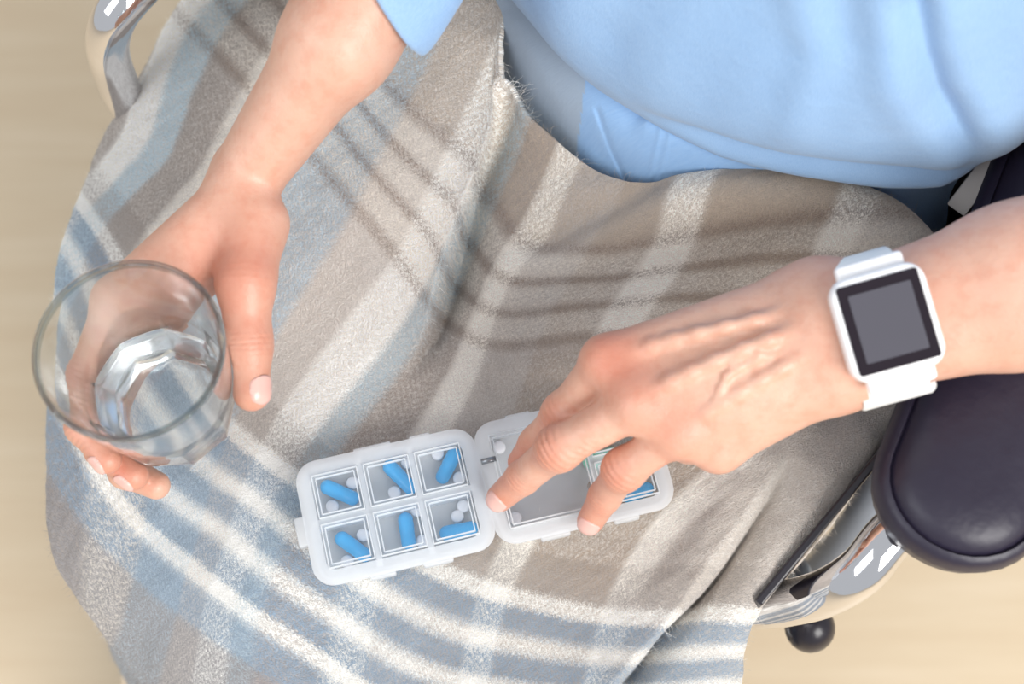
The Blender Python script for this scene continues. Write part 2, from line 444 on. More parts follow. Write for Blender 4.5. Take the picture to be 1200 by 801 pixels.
def finger(sd, J, R, k=.004):
    sd.chain(J, R, k)
    m = J[0] * .5 + J[1] * .5
finger(LH, L_idx, [.0104, .0086, .0077, .0064], .003); finger(LH, L_mid, [.0104, .0086, .0076, .0064], .003)
finger(LH, L_rng, [.0096, .0080, .0072, .0062], .003); finger(LH, L_pky, [.0092, .0080, .0072, .006])
LH.chain(L_thb, [.015, .0125, .0105, .008], .008)
# joints a touch thicker than the shafts
for J, r in ((L_idx, .0090), (L_mid, .0092), (L_rng, .0086)): LH.cone(J[1], J[1] + .001 * UP, r, r, .006)
# tendons and veins on the back of the hand
def ridge(sd, px_pts, base_z, r, k):
    P = catmull(np.array([W(x, y, z) for (x, y), z in zip(px_pts, base_z)]), 9); t = np.linspace(0, 1, 9)
    e = np.clip(np.minimum(t, 1 - t) / .25, 0, 1); e = e * e * (3 - 2 * e)
    P = P - CAMV * ((1 - e) * .0045)[:, None]
    sd.chain(P, list(r * (.5 + .5 * e)), k)
ridge(LH, [(962, 378), (880, 405), (800, 440), (752, 466)], [.7412, .7345, .7230, .7165], .0024, .0040)
ridge(LH, [(955, 360), (860, 380), (780, 400), (720, 420)], [.7385, .7318, .7205, .7132], .0020, .0040)
ridge(LH, [(962, 405), (900, 440), (840, 475), (802, 498)], [.7400, .7305, .7195, .7115], .0018, .0040)
ridge(LH, [(935, 405), (885, 422), (852, 440), (838, 470), (812, 482)], [.7395, .7325, .7283, .7208, .7170], .0013, .0022)
ridge(LH, [(912, 420), (870, 414), (850, 440)], [.7360, .7322, .7283], .0012, .0022)

# ---- right hand round the glass and right forearm
RH = SDF()
RW = W(288, 208, .696); RF = W(398, 45, .742); RE = W(600, -300, .79)
ax_r = unit(RW - RF); CAMV2 = unit(np.array([0, CAMY, CAMZ]) - RW); side_r = unit(np.cross(ax_r, CAMV2)); dep_r = unit(np.cross(side_r, ax_r))
for sg in (-1, 1):
    o0, o1, o2 = dep_r * sg * .009 - dep_r * .004, dep_r * sg * .008, dep_r * sg * .010
    RH.cone(RF + o1, RW + o0, .0208, .0154, .012); RH.cone(RE + o2, RF + o1, .036, .0222, .012)
R_thb = [W(298, 262, .700), W(288, 330, .702), gp(24, .693, .0094), gp(-4, .688, .0084)]
zi = [.690, .670, .667, .667]; zm = [.674, .654, .652, .652]; zr = [.657, .640, .638, .639]; zp = [.643, .630, .628, .629]
def rfinger(z, angs, rs, d0):
    J = [gp(angs[0], z[0], rs[0] + d0)] + [gp(a, zz, r) for a, zz, r in zip(angs[1:], z[1:], rs[1:])]
    return J
rs_i = [.0105, .0088, .0078, .0064]
R_idx = rfinger(zi, [116, 164, 198, 228], [.0105, .0088, .0080, .0064], .001)
R_mid = rfinger(zm, [120, 174, 210, 242], [.0105, .0089, .0081, .0067], .001)
R_rng = rfinger(zr, [124, 184, 226, 254], [.0098, .0084, .0077, .0064], .001)
R_pky = rfinger(zp, [122, 176, 212, 236], [.0088, .0074, .0067, .0056], .001)
for J, R in ((R_idx, [.0108, .0090, .0081, .0064]), (R_mid, [.0108, .0091, .0082, .0068]), (R_rng, [.0100, .0086, .0078, .0065]), (R_pky, [.009, .0075, .0068, .0057])):
    for i in range(3):      # bend each bone round the glass
        mid = (J[i] + J[i + 1]) / 2
        RH.cone(J[i], J[i + 1], R[i], R[i + 1], .004)
RH.chain(R_thb, [.0155, .0120, .0096, .0082], .007)
Rw = [W(278, 230, .702), W(276, 236, .689), W(276, 242, .677), W(278, 248, .665)]
for a, J, ra, rb in zip(Rw, (R_idx, R_mid, R_rng, R_pky), (.0135, .0135, .0130, .012), (.0112, .0112, .0104, .0092)):
    RH.cone(a, J[0], ra, rb, .008); RH.cone(RW - dep_r * .004, a, .0140, ra, .005)
RH.cone(R_idx[0], R_mid[0], .0085, .0085, .008); RH.cone(R_mid[0], R_rng[0], .0085, .0080, .008); RH.cone(R_rng[0], R_pky[0], .008, .0075, .008)
RH.cone(W(285, 265, .696), gp(100, .690, .010), .013, .008, .012)          # web between thumb and index
RH.cone(W(285, 265, .680), gp(95, .672, .010), .013, .009, .012)
RH.cut.append(glass_sdf)

# ------------------------------------------------------------------ person
person = thing('person', 'seated person in pale blue shirt and trousers holding a glass and reaching for pills', 'person', tuple(W(850, -60, .62) * np.array([1, 1, 0])))
def dors_of(J, i, hint):
    ax = unit(J[i + 1] - J[i - 1] if i > 0 else J[1] - J[0]); return ax, unit(hint - ax * (hint @ ax))

def arm_mesh(sd, vox, joints, hints, knob):
    V, Q = sd.mesh(vox); Nn = sd.grad(V)
    disp = np.zeros(len(V)); red = np.zeros(len(V))
    for J, hint in zip(joints, hints):
        for i, (amp, span) in ((1, (.0005, .0075)), (2, (.00028, .005))):
            if i == 1 and J is R_thb: amp = .0001
            ax, dr = dors_of(J, i, hint)
            disp += wrinkle(V, Nn, J[i], ax, dr, amp, .0030 if i == 1 else .0024, .006, span)
            d = np.linalg.norm(V - J[i] - dr * .007, axis=1); red += (0 if (i == 1 and J is R_thb) else 1) * (.55 if i == 1 else .35) * np.exp(-(d / .011)**2)
        d = np.linalg.norm(V - J[3], axis=1); red += .55 * np.exp(-(d / .011)**2)
    for c, r, a in knob:
        d = np.linalg.norm(V - c, axis=1); red += a * np.exp(-(d / r)**2)
    return V + Nn * disp[:, None], Q, np.clip(red, 0, .9)
VOX = .00095
VL, QL, rL = arm_mesh(LH, VOX, (L_idx, L_mid, L_rng), (CAMV,) * 3,
    [(Li + UP * .01, .016, .6), (Lm + UP * .008, .015, .35), (Lr + UP * .006, .012, .5), (W(790, 520, .695), .010, .5), (Lp, .014, .2), (LW + UP * .01, .03, .12), (LF, .10, .10)])
radial = lambda a: np.array([math.cos(math.radians(a)), math.sin(math.radians(a)), 0])
VR, QR, rR = arm_mesh(RH, VOX, (R_idx, R_mid, R_thb), (radial(200) * .7 + UP, radial(210), radial(10) * .4 + UP),
    [(R_thb[1] + UP * .01, .02, .25), (W(255, 330, .70), .03, .45), (RW, .03, .15), (RF, .06, .08)])
# torso and upper arms (hidden inside the clothing)
BD = SDF()
HIP = W(850, -60, .62); HIP[2] = .60
SH = HIP + UP * .50 - FWD * .07
BD.cone(HIP, HIP + UP * .25 - FWD * .02, .105, .10, .05); BD.cone(HIP + UP * .25 - FWD * .02, SH - UP * .05, .10, .085, .05)
BD.cone(SH - LEFT * .13, SH + LEFT * .13, .055, .055, .05); BD.cone(SH, SH + UP * .13, .05, .045, .03)
BD.cone(SH - LEFT * .15, RE, .048, .038, .02); BD.cone(SH + LEFT * .15, LE, .048, .038, .02)
for s_ in (-1, 1):
    BD.cone(HIP + LEFT * .075 * s_ - UP * .06, HIP + LEFT * .085 * s_ + FWD * .2 - UP * .075, .075, .07, .04)
VB, QB = BD.mesh(.006)
nL, nR = len(VL), len(VR)
body = big_mesh('body', np.vstack([VL, VR, VB]), np.vstack([QL, QR + nL, QB + nL + nR]), M['skin'])
at = body.data.attributes.new('redness', 'FLOAT', 'POINT'); at.data.foreach_set('value', np.concatenate([rL, rR, np.zeros(len(VB))]).astype(np.float32))
attach(body, person)

def fingernail(sd, J, hint, wid, ln, back=.0004):
    tip, dip = J[-1], J[-2]; ax = unit(tip - dip); dr = unit(hint - ax * (hint @ ax)); sd_ = np.cross(ax, dr)
    nu, nv = 12, 11; P = np.zeros((nu, nv, 3))
    for i in range(nu):
        for j in range(nv):
            u = (i / (nu - 1)); w = (j / (nv - 1)) * 2 - 1
            prof = math.sqrt(max(0, 1 - max(0, (.28 - u) / .28)**2)) if u < .28 else 1.0
            prof *= math.sqrt(1 - .55 * max(0, (u - .6) / .4)**2)
            P[i, j] = tip + ax * (back + .0044 + (u - 1) * ln - .0012 * w * w * (u > .6)) + sd_ * w * wid * .5 * max(prof, .25) + dr * .012
    for _ in range(14):
        d = sd.ev(P); P = P - dr * (np.clip(d - .0001, -.001, .004))[..., None]
        P = P + dr * np.maximum(.0022 - (P - tip) @ dr, 0)[..., None] 
    top = P + dr * .00065; bot = P - dr * .0012
    V = np.vstack([top.reshape(-1, 3), bot.reshape(-1, 3)]); n = nu * nv
    q = grid_faces(nu, nv); Fc = [tuple(f) for f in q] + [tuple(f[::-1] + n) for f in q]
    rim = [i * nv for i in range(nu)] + [(nu - 1) * nv + j for j in range(1, nv)] + [i * nv + nv - 1 for i in range(nu - 2, -1, -1)] + [j for j in range(nv - 2, 0, -1)]
    for a, b in zip(rim, rim[1:] + rim[:1]): Fc.append((a, b, b + n, a + n))
    o = mesh_obj('fingernail', V, Fc, M['nail']); attach(o, person); return o
fingernail(LH, L_mid, CAMV + np.array([-.12, -.25, 0]), .0104, .0110, .0007); fingernail(LH, L_rng, CAMV + np.array([0, -.3, 0]), .0102, .0110, .0007)
fingernail(RH, R_thb, radial(-5) * 1.0 + UP * .75, .0124, .0125, .0016); fingernail(RH, R_idx, radial(225) + UP * .25, .0094, .0095); fingernail(RH, R_mid, radial(240) + UP * .2, .0098, .010)

# ------------------------------------------------------------------ clothing
def uv_grid(o, nu, nv, su, sv, wrap=False):
    me = o.data; uvl = me.uv_layers.new(name='UVMap'); idx = np.empty(len(me.loops), np.int32); me.loops.foreach_get('vertex_index', idx)
    uu = (idx // nv) / (nu - 1) * su; vv = (idx % nv) / (nv - 1) * sv
    uvl.data.foreach_set('uv', np.stack([uu, vv], -1).astype(np.float32).ravel())
def solidify(o, th, off=-1):
    s = o.modifiers.new('solid', 'SOLIDIFY'); s.thickness = th; s.offset = off; return s
def smooth_noise(P, scale, seed):
    r = np.random.default_rng(seed); out = np.zeros(P.shape[:-1])
    for _ in range(10):
        k = r.normal(size=3) * scale; out += np.sin(P @ k + r.uniform(0, 6.28))
    return out / 3.2
def seg_dist(px, poly):
    """signed distance (px) to a polyline and the parameter along it; positive on its left-hand side looking along it in photo space"""
    best = np.full(px.shape[:-1], 1e9); sg = np.zeros_like(best); tt = np.zeros_like(best); poly = np.asarray(poly, float)
    for i in range(len(poly) - 1):
        a, b = poly[i], poly[i + 1]; ab = b - a; x = px - a
        t = np.clip((x @ ab) / (ab @ ab), 0, 1); q = x - t[..., None] * ab; d = np.linalg.norm(q, axis=-1)
        cr = ab[0] * x[..., 1] - ab[1] * x[..., 0]
        m = d < best; best = np.where(m, d, best); sg = np.where(m, np.sign(cr), sg); tt = np.where(m, i + t, tt)
    return best * sg, tt

# shirt: closed skirt round the belly, hem first
hem = [W(*p) for p in [(545, -90, .705), (610, 5, .695), (690, 92, .688), (760, 136, .686), (830, 166, .686), (900, 186, .688), (970, 199, .690), (1050, 208, .690), (1120, 200, .690), (1200, 152, .702), (1290, 90, .71)]]
hem += [hem[-1] - FWD * .10 , (hem[0] + hem[-1]) / 2 - FWD * .20 + UP * .0, hem[0] - FWD * .10, hem[0]]
nv = 360; hemc = catmull(np.array(hem), nv + 1)[:-1]
cen = hemc.mean(0); tang = np.roll(hemc, -1, 0) - np.roll(hemc, 1, 0); nrm = np.cross(tang, UP); nrm /= np.linalg.norm(nrm, axis=1)[:, None]
if np.mean(np.einsum('ij,ij->i', nrm, hemc - cen)) < 0: nrm = -nrm
for _ in range(30): nrm = (np.roll(nrm, 1, 0) + nrm + np.roll(nrm, -1, 0)) / 3
nrm[:, 2] = 0; nrm /= np.linalg.norm(nrm, axis=1)[:, None]
prof = np.array([(-.002, -.030), (-.004, -.012), (.001, -.001), (.008, .004), (.022, .007), (.045, .006), (.075, -.001), (.11, -.013), (.16, -.03), (.24, -.055), (.34, -.072), (.42, -.09)])
nu = 110; pf = catmull(prof, nu)
Pg = hemc[None] + UP * pf[:, 0][:, None, None] + nrm[None] * pf[:, 1][:, None, None]
Nn_ = np.broadcast_to(nrm[None], Pg.shape)
amp = np.clip((pf[:, 0] + .0) / .05, 0, 1)[:, None]
wv = .0035 * smooth_noise(Pg * np.array([1, 1, .35]), 26, 3) + .0018 * smooth_noise(Pg * np.array([1, 1, .5]), 60, 4)
pxg = to_px(Pg)
d1, t1 = seg_dist(pxg, [(1075, -10), (1085, 60), (1100, 115), (1130, 165), (1150, 200)])
fold = -.006 * np.exp(-(d1 / 18)**2) + .004 * np.exp(-((d1 - 40) / 30)**2) + .004 * np.exp(-((d1 + 40) / 30)**2)
d2, t2 = seg_dist(pxg, [(690, 60), (800, 120), (930, 160), (1060, 175)])
d3, t3 = seg_dist(pxg, [(940, -20), (960, 60), (930, 150)])
fold = fold + .004 * np.exp(-(d3 / 30)**2)
lipw = np.clip((pxg[..., 0] - 730) / 120, 0, 1) * np.clip((1150 - pxg[..., 0]) / 50, 0, 1)
lip = lipw * (.0065 * np.exp(-((pf[:, 0] + .002) / .008)**2) - .006 * np.exp(-((pf[:, 0] - .014) / .006)**2))[:, None]
Pg = Pg + Nn_ * ((wv + fold) * amp + lip)[..., None]
sh = big_mesh('shirt', Pg.reshape(-1, 3), grid_faces(nu, nv, True), M['shirt']); uv_grid(sh, nu, nv, .5, 1.1); solidify(sh, .0012); attach(sh, person)

# rolled cuff of the right sleeve
uu = unit(RE - RF); c0 = W(452, -58, .757)
ring = []
def cuff_ring(c, r, sq=1.0): 
    th = np.linspace(0, 2 * np.pi, 64, endpoint=False)
    wob = 1 + .05 * np.sin(3 * th + 1) + .03 * np.sin(5 * th)
    return c + (np.cos(th) * r * wob)[:, None] * side_r - (np.cos(th) * (.020 if side_r[0] > 0 else -.020))[:, None] * unit(RE - RF) + (np.sin(th) * r * wob)[:, None] * dep_r
cs = side_r if side_r[0] > 0 else -side_r
seq = [(.004, .0290, 0), (-.004, .0340, 0), (-.005, .0365, 0), (.003, .0380, 0), (.020, .0385, .0), (.036, .0385, .0), (.040, .0370, .0), (.039, .0400, 0), (.05, .0440, 0), (.10, .049, 0), (.2, .054, 0), (.3, .058, 0)]
rows = catmull(np.array([np.r_[cuff_ring(c0 + uu * d + cs * o, r).ravel()] for d, r, o in seq]), 70).reshape(70, 64, 3)
rows = rows + (.0012 * smooth_noise(rows, 90, 8))[..., None] * dep_r
slv = big_mesh('sleeve', rows.reshape(-1, 3), grid_faces(70, 64, True), M['shirt']); uv_grid(slv, 70, 64, .3, .3); solidify(slv, .0012); attach(slv, person)
# left sleeve, out at the elbow
c1 = LE - unit(LE - LF) * .05; vv = unit(LE - LF)
dl = unit(np.cross(side_l, ax_l))
rows = []
for d, r in ((0, .041), (-.003, .045), (.003, .047), (.05, .05), (.12, .055)):
    th = np.linspace(0, 2 * np.pi, 40, endpoint=False)
    rows.append(c1 + vv * d + (np.cos(th) * r)[:, None] * side_l + (np.sin(th) * r)[:, None] * dl)
slv2 = big_mesh('sleeve', np.array(rows).reshape(-1, 3), grid_faces(5, 40, True), M['shirt']); uv_grid(slv2, 5, 40, .3, .3); solidify(slv2, .0012); attach(slv2, person)

# trousers: front panel seen between shirt and blanket, legs below the blanket
T = [[(575, -140, .690), (640, -20, .690), (720, 70, .690), (830, 140, .690), (950, 180, .690), (1070, 190, .686), (1170, 160, .68)],
     [(560, -40, .664), (625, 70, .664), (720, 140, .676), (830, 190, .677), (950, 206, .677), (1050, 216, .670), (1120, 215, .645)],
     [(570, 40, .640), (620, 130, .636), (725, 205, .646), (830, 225, .661), (940, 228, .663), (1045, 255, .652), (1110, 260, .62)],
     [(560, 120, .600), (600, 200, .600), (720, 270, .615), (830, 280, .636), (930, 285, .638), (1040, 320, .632), (1100, 320, .59)]]
T = np.array([[W(*p) for p in r] for r in T]); G = grid_spline(T, 90, 260)
pxg = to_px(G); dz = .0014 * smooth_noise(G, 55, 21)
for poly, a, w in (([(786, 120), (772, 160), (760, 215)], .0022, 2.2), ([(797, 122), (784, 160), (772, 215)], .0018, 2.2), ([(700, 128), (715, 170), (738, 220)], -.0025, 3), ([(600, 30), (640, 110), (690, 190)], .003, 16)):
    d, t = seg_dist(pxg, poly); dz += a * np.exp(-(d / w)**2)
d, t = seg_dist(pxg, [(760, 150), (850, 190), (960, 205), (1060, 215)]); dz += .006 * np.exp(-(d / 14)**2)
G[..., 2] += dz
LG = SDF()
for s_ in (-1, 1):
    h0 = HIP + LEFT * .078 * s_ - UP * .055; kn = (W(345, 880, .49) if s_ < 0 else W(630, 930, .50)); an = kn + FWD * .06 - UP * .40
    LG.cone(h0, kn, .074, .048, .03); LG.cone(kn, an, .048, .038, .02)
VG, QG = LG.mesh(.006)
V_ = np.vstack([G.reshape(-1, 3), VG]); Q_ = np.vstack([grid_faces(90, 260), QG + 90 * 260])
tr = big_mesh('trousers', V_, Q_, M['trousers'])
pk = np.concatenate([((pxg[..., 0] + (pxg[..., 1] - 60) * .12 < 690) * 1.0 * .85).ravel(), np.zeros(len(VG))])
a_ = tr.data.attributes.new('pocket', 'FLOAT', 'POINT'); a_.data.foreach_set('value', pk.astype(np.float32))
uvl = tr.data.uv_layers.new(name='UVMap'); idx = np.empty(len(tr.data.loops), np.int32); tr.data.loops.foreach_get('vertex_index', idx)
uvl.data.foreach_set('uv', V_[idx][:, :2].astype(np.float32).ravel()); attach(tr, person)

# ------------------------------------------------------------------ blanket
R = [
 [(250,-40,.58),(330,-60,.625),(430,-60,.65),(583,-40,.662),(592,92,.655),(652,165,.652),(735,215,.655),(850,206,.672),(960,208,.675),(1045,240,.67),(1105,300,.655)],
 [(185,60,.57),(270,60,.62),(380,60,.645),(525,70,.655),(583,150,.640),(640,215,.645),(730,250,.655),(850,245,.675),(955,250,.675),(1045,285,.668),(1112,345,.648)],
 [(128,170,.565),(215,170,.61),(330,170,.635),(450,180,.645),(535,270,.630),(600,300,.636),(710,320,.645),(830,320,.655),(940,335,.655),(1035,370,.65),(1105,410,.638)],
 [(80,290,.56),(160,290,.60),(270,300,.622),(390,310,.632),(490,370,.622),(575,385,.626),(690,400,.632),(800,410,.638),(910,420,.64),(995,440,.64),(1068,470,.632)],
 [(62,420,.555),(130,420,.59),(230,440,.612),(350,450,.616),(450,470,.612),(545,480,.612),(650,490,.613),(760,500,.618),(860,520,.626),(935,545,.63),(996,562,.622)],
 [(60,560,.55),(120,570,.585),(210,580,.604),(320,590,.610),(420,600,.611),(520,605,.611),(620,610,.611),(720,620,.614),(810,640,.618),(872,650,.622),(922,650,.616)],
 [(72,680,.54),(130,690,.575),(215,700,.598),(310,710,.606),(410,715,.608),(510,720,.609),(610,725,.610),(700,735,.612),(775,745,.614),(828,742,.612),(874,728,.604)],
 [(135,780,.53),(190,810,.565),(260,830,.588),(350,840,.598),(440,845,.602),(530,850,.603),(620,850,.604),(700,850,.604),(770,850,.604),(830,840,.595),(868,805,.58)],
 [(210,900,.49),(260,930,.54),(330,950,.57),(410,960,.582),(490,965,.588),(570,965,.588),(650,965,.588),(715,960,.585),(775,950,.58),(825,930,.565),(860,890,.54)],
]
T = np.array([[W(*p) for p in r] for r in R])
last = T[-1]
T = np.concatenate([T, (last + FWD * .055 - UP * .07)[None], (last + FWD * .07 - UP * .16)[None], (last + FWD * .075 - UP * .26)[None]])
nr = T.shape[0]
flare = np.array([0, 0, 0, 0, 0, .005, .02, .03, .03, .02, .01, .01])[:, None]
out = -LEFT
h1 = T[:, :1] + (out * .006 - UP * .05); h2 = T[:, :1] + out * .004 - UP * .13 + (out * flare)[:, None]; h3 = T[:, :1] + out * .002 - UP * .24 + (out * 2.2 * flare)[:, None]
r1 = T[:, -1:] + LEFT * .003 - UP * .035; r2 = T[:, -1:] + LEFT * .003 - UP * .09
T = np.concatenate([h3, h2, h1, T, r1, r2], 1)
NU, NV = 560, 560
G = grid_spline(T, NU, NV)
px = to_px(G)
# surface normal of the smooth cloth
def grid_normals(G):
    n = np.cross(np.gradient(G, axis=0), np.gradient(G, axis=1)); n /= np.linalg.norm(n, axis=-1)[..., None] + 1e-12
    return np.where((n[..., 2:] < 0) & (np.abs(n[..., 2:]) > .15), -n, n)
Nb = np.cross(np.gradient(G, axis=0), np.gradient(G, axis=1)); Nb /= np.linalg.norm(Nb, axis=-1)[..., None] + 1e-12
if Nb[NU // 2, NV // 2, 2] < 0: Nb = -Nb
def overlap(poly, amps, wl, wr, flip=1, edge=2.2):
    d, t = seg_dist(px, poly); d = d * flip; a = np.interp(t, np.arange(len(poly)), amps)
    hi = a * np.exp(-np.maximum(d, 0) / wl); lo = -1.7 * a * np.exp(-np.maximum(-d, 0) / wr)
    s = 1 / (1 + np.exp(-np.clip(d / edge, -30, 30)))
    return hi * s + lo * (1 - s)
disp = overlap([(593, 88), (582, 130), (572, 170), (546, 245), (520, 330), (506, 385), (475, 440)], [0, .007, .014, .019, .018, .011, 0], 60, 18, 1, 1.6)
disp += overlap([(925, 530), (895, 585), (855, 645), (822, 692), (778, 742), (728, 800), (690, 850), (660, 900)], [0, .008, .014, .018, .018, .018, .014, .008], 55, 22, 1, 2.0)
def groove(poly, amps, w):
    d, t = seg_dist(px, poly); a = np.interp(t, np.arange(len(poly)), amps); return a * np.exp(-(d / w)**2)
disp += groove([(770, 222), (700, 250), (640, 278), (590, 300)], [-.004, -.008, -.007, -.001], 17)
disp += groove([(1060, 270), (960, 232), (850, 228), (760, 232), (690, 270)], [.004, .007, .008, .006, .002], 34)
disp += groove([(900, 300), (800, 310), (700, 330), (600, 345)], [-.003, -.003, -.002, -.001], 26)
disp += groove([(600, 300), (575, 350), (545, 400)], [.003, .004, .002], 24)
disp += groove([(500, 420), (470, 470), (440, 500)], [-.002, -.003, -.001], 40)
disp += groove([(880, 545), (840, 610), (790, 680), (740, 720)], [.002, .004, .004, .002], 22)
disp += groove([(1010, 520), (960, 590), (905, 660), (870, 740)], [.004, .005, .005, .003], 24)
disp += groove([(230, 20), (200, 90), (150, 190)], [.004, .005, .003], 24)
calm = 1 - .85 * np.exp(-(np.clip(np.abs(px[..., 0] - 560) - 200, 0, None) / 60)**2 - (np.clip(np.abs(px[..., 1] - 570) - 70, 0, None) / 50)**2)
disp += calm * (.0022 * smooth_noise(G, 22, 11) + .0010 * smooth_noise(G, 60, 12)) + .00035 * smooth_noise(G, 260, 13)
G = G + Nb * disp[..., None]

# thread coordinates (u across the legs, v along them) from plaid lines found on the cloth
CP = []
def line(pts, u=None, v=None):
    for x, y in pts: CP.append((x, y, u, v))
VL_ = [(0, [(50, 400), (66, 450), (96, 515), (134, 583), (190, 639), (250, 688), (310, 733), (371, 771), (430, 812)]),
       (2, [(60, 350), (74, 390), (104, 450), (175, 560), (220, 598), (258, 620), (303, 662), (341, 688), (386, 718), (446, 760), (496, 785), (560, 803), (640, 815), (760, 815), (860, 800)]),
       (4, [(78, 270), (96, 311), (130, 390), (185, 478), (243, 549), (284, 575), (333, 613), (363, 639), (425, 681), (483, 714), (546, 743), (600, 752), (650, 762), (704, 768), (754, 768), (858, 764)]),
       (6, [(100, 240), (122, 279), (155, 335), (205, 420), (250, 482), (296, 523), (326, 545), (420, 612), (496, 660), (567, 689), (617, 704), (700, 722), (775, 729), (867, 720)]),
       (16, [(340, 150), (375, 195), (401, 221), (438, 270), (468, 307), (500, 350), (555, 398), (640, 398), (705, 392), (800, 385), (1000, 400)]),
       (18, [(390, 140), (424, 187), (457, 228), (495, 270), (530, 330), (580, 367), (645, 362), (745, 352), (1000, 345)]),
       (20, [(405, 100), (435, 139), (465, 176), (495, 210), (532, 250), (560, 300), (595, 330), (680, 325), (770, 317), (1000, 300)]),
       (22, [(420, 60), (446, 97), (476, 127), (510, 157), (545, 195), (580, 245), (610, 287), (705, 300), (790, 282), (1000, 255)])]
UL_ = [(0, [(540, 195), (510, 260), (490, 310), (440, 375), (385, 440), (340, 500), (290, 590), (250, 700), (235, 790)]),
       (5.2, [(640, 240), (615, 285), (590, 310), (575, 345), (560, 385), (545, 440), (515, 490), (470, 580), (425, 700), (405, 800)]),
       (13, [(820, 215), (805, 245), (785, 300), (755, 335), (730, 370), (690, 450), (650, 560), (608, 635), (570, 720), (555, 800)]),
       (20.9, [(1000, 235), (975, 290), (940, 380), (900, 480), (850, 560), (790, 610), (735, 690), (700, 800)]),
       (-6.3, [(440, 80), (400, 150), (350, 240), (310, 300), (265, 400), (235, 500), (212, 600), (190, 700)]),
       (-8.6, [(168, 643), (141, 710), (138, 744)]),
       (-11.8, [(285, 60), (240, 140), (180, 225), (130, 290), (88, 400), (72, 500), (60, 640)]),
       (-16, [(205, 60), (185, 110), (165, 180), (108, 230), (30, 380)]),
       (27, [(1060, 470), (990, 560), (920, 640), (860, 720), (830, 800)])]
def rbf(lines, pxq):
    X = np.array([p for val, ps in lines for p in ps], float) / 400; Y = np.array([val for val, ps in lines for p in ps], float)
    A = np.c_[np.ones(len(X)), X]; co, *_ = np.linalg.lstsq(A, Y, rcond=None); res = Y - A @ co
    K = lambda a, b: np.sqrt(((a[:, None] - b[None])**2).sum(-1) + .01)
    wgt = np.linalg.solve(K(X, X) - .02 * np.eye(len(X)), res)
    q = pxq.reshape(-1, 2) / 400; o = np.c_[np.ones(len(q)), q] @ co
    for i in range(0, len(q), 60000): o[i:i + 60000] += K(q[i:i + 60000], X) @ wgt
    return o.reshape(pxq.shape[:-1])
# evaluate on a coarse version of the smooth sheet (flat layout keeps the hanging sides continuous)
ii = np.linspace(0, NU - 1, 141).round().astype(int); jj = np.linspace(0, NV - 1, 141).round().astype(int)
flatpx = px.copy()
cu_ = rbf(UL_, flatpx[np.ix_(ii, jj)]); cv_ = rbf(VL_, flatpx[np.ix_(ii, jj)])
def up_(c):
    a = np.array([np.interp(np.arange(NV), jj, r) for r in c]); return np.array([np.interp(np.arange(NU), ii, r) for r in a.T]).T
uf, vf = up_(cu_), up_(cv_)
uvw = np.stack([(uf - UMIN) / (UMAX - UMIN), (vf - VMIN) / (VMAX - VMIN)], -1)
bl = big_mesh('blanket', G.reshape(-1, 3), grid_faces(NU, NV), M['blanket'])
uvl = bl.data.uv_layers.new(name='UVMap'); idx = np.empty(len(bl.data.loops), np.int32); bl.data.loops.foreach_get('vertex_index', idx)
uvl.data.foreach_set('uv', uvw.reshape(-1, 2)[idx].astype(np.float32).ravel())
tag(bl, 'grey, beige and blue plaid wool blanket spread over the lap', 'blanket')
bl.data.update()
if bl.data.polygons[len(bl.data.polygons) // 2].normal.z < 0: bl.data.flip_normals()
solidify(bl, .003, -1)
FUZZ = 190000
if FUZZ:
    pm = bl.modifiers.new('fuzz', 'PARTICLE_SYSTEM'); ps = pm.particle_system.settings
    ps.type = 'HAIR'; ps.count = FUZZ; ps.hair_length = .0032; ps.hair_step = 3; ps.emit_from = 'FACE'; ps.use_emit_random = True
    ps.render_step = 3; ps.brownian_factor = .0015; ps.normal_factor = .0005; ps.factor_random = .0016
    ps.use_advanced_hair = True
    ps.root_radius = .11; ps.tip_radius = .04; ps.radius_scale = .001; ps.material = 1

# ------------------------------------------------------------------ wheelchair
wc = thing('wheelchair', 'wheelchair with chrome armrest tubes and dark padded armrest under the sitter', 'wheelchair', tuple(HIP * np.array([1, 1, 0])))
def frameM(o, x, y, z):
    return Matrix(((x[0], y[0], z[0], o[0]), (x[1], y[1], z[1], o[1]), (x[2], y[2], z[2], o[2]), (0, 0, 0, 1)))
def arm_pad(front, length, wid, th):
    bm = bmesh.new(); rings = []
    def outline(w, l, n=16):
        p = []
        for k in range(n + 1):
            a = -math.pi / 2 + math.pi * k / n; p.append((math.cos(a) * w * .92, math.sin(a) * w))
        for k in range(n + 1):
            a = math.pi / 2 + math.pi * k / n; p.append((-l + math.cos(a) * w * .5, math.sin(a) * w))
        return p
    h = wid / 2
    for dz, ins in ((-th, .006), (-th + .003, .001), (-th * .5, -.0012), (-.010, .0004), (-.0075, .0022), (-.0068, .0042), (-.0084, .0052), (-.0066, .0062), (-.0036, .0085), (-.0012, .0125), (.0006, .020), (.0014, .028)):
        rings.append([(x, y, dz) for x, y in outline(h - ins, length - wid)])
    loft(bm, rings)
    o = bm_obj('armrest_pad', bm, M['leather'], angle=math.radians(60))
    c = front - FWD * h
    o.matrix_world = frameM(c, FWD, np.cross(UP, FWD), UP)
    o.parent = wc; o.matrix_parent_inverse = Matrix.Translation(-wc.location); return o
ZP = .700
pf_l = W(1104, 657, ZP - .004); 
arm_pad(pf_l, .34, .074, .030)
pf_r = W(205, -75, ZP); arm_pad(pf_r, .34, .074, .030)
tube('armrest_tube', [pf_l - FWD * .12 - UP * .04, pf_l - FWD * .05 - UP * .041, W(1046, 625, .652), W(1010, 668, .643), W(968, 694, .622), W(925, 706, .590), W(884, 712, .550), W(850, 716, .48), W(838, 722, .36), W(836, 730, .26)], .0112, M['chrome'], wc, 24, 90)
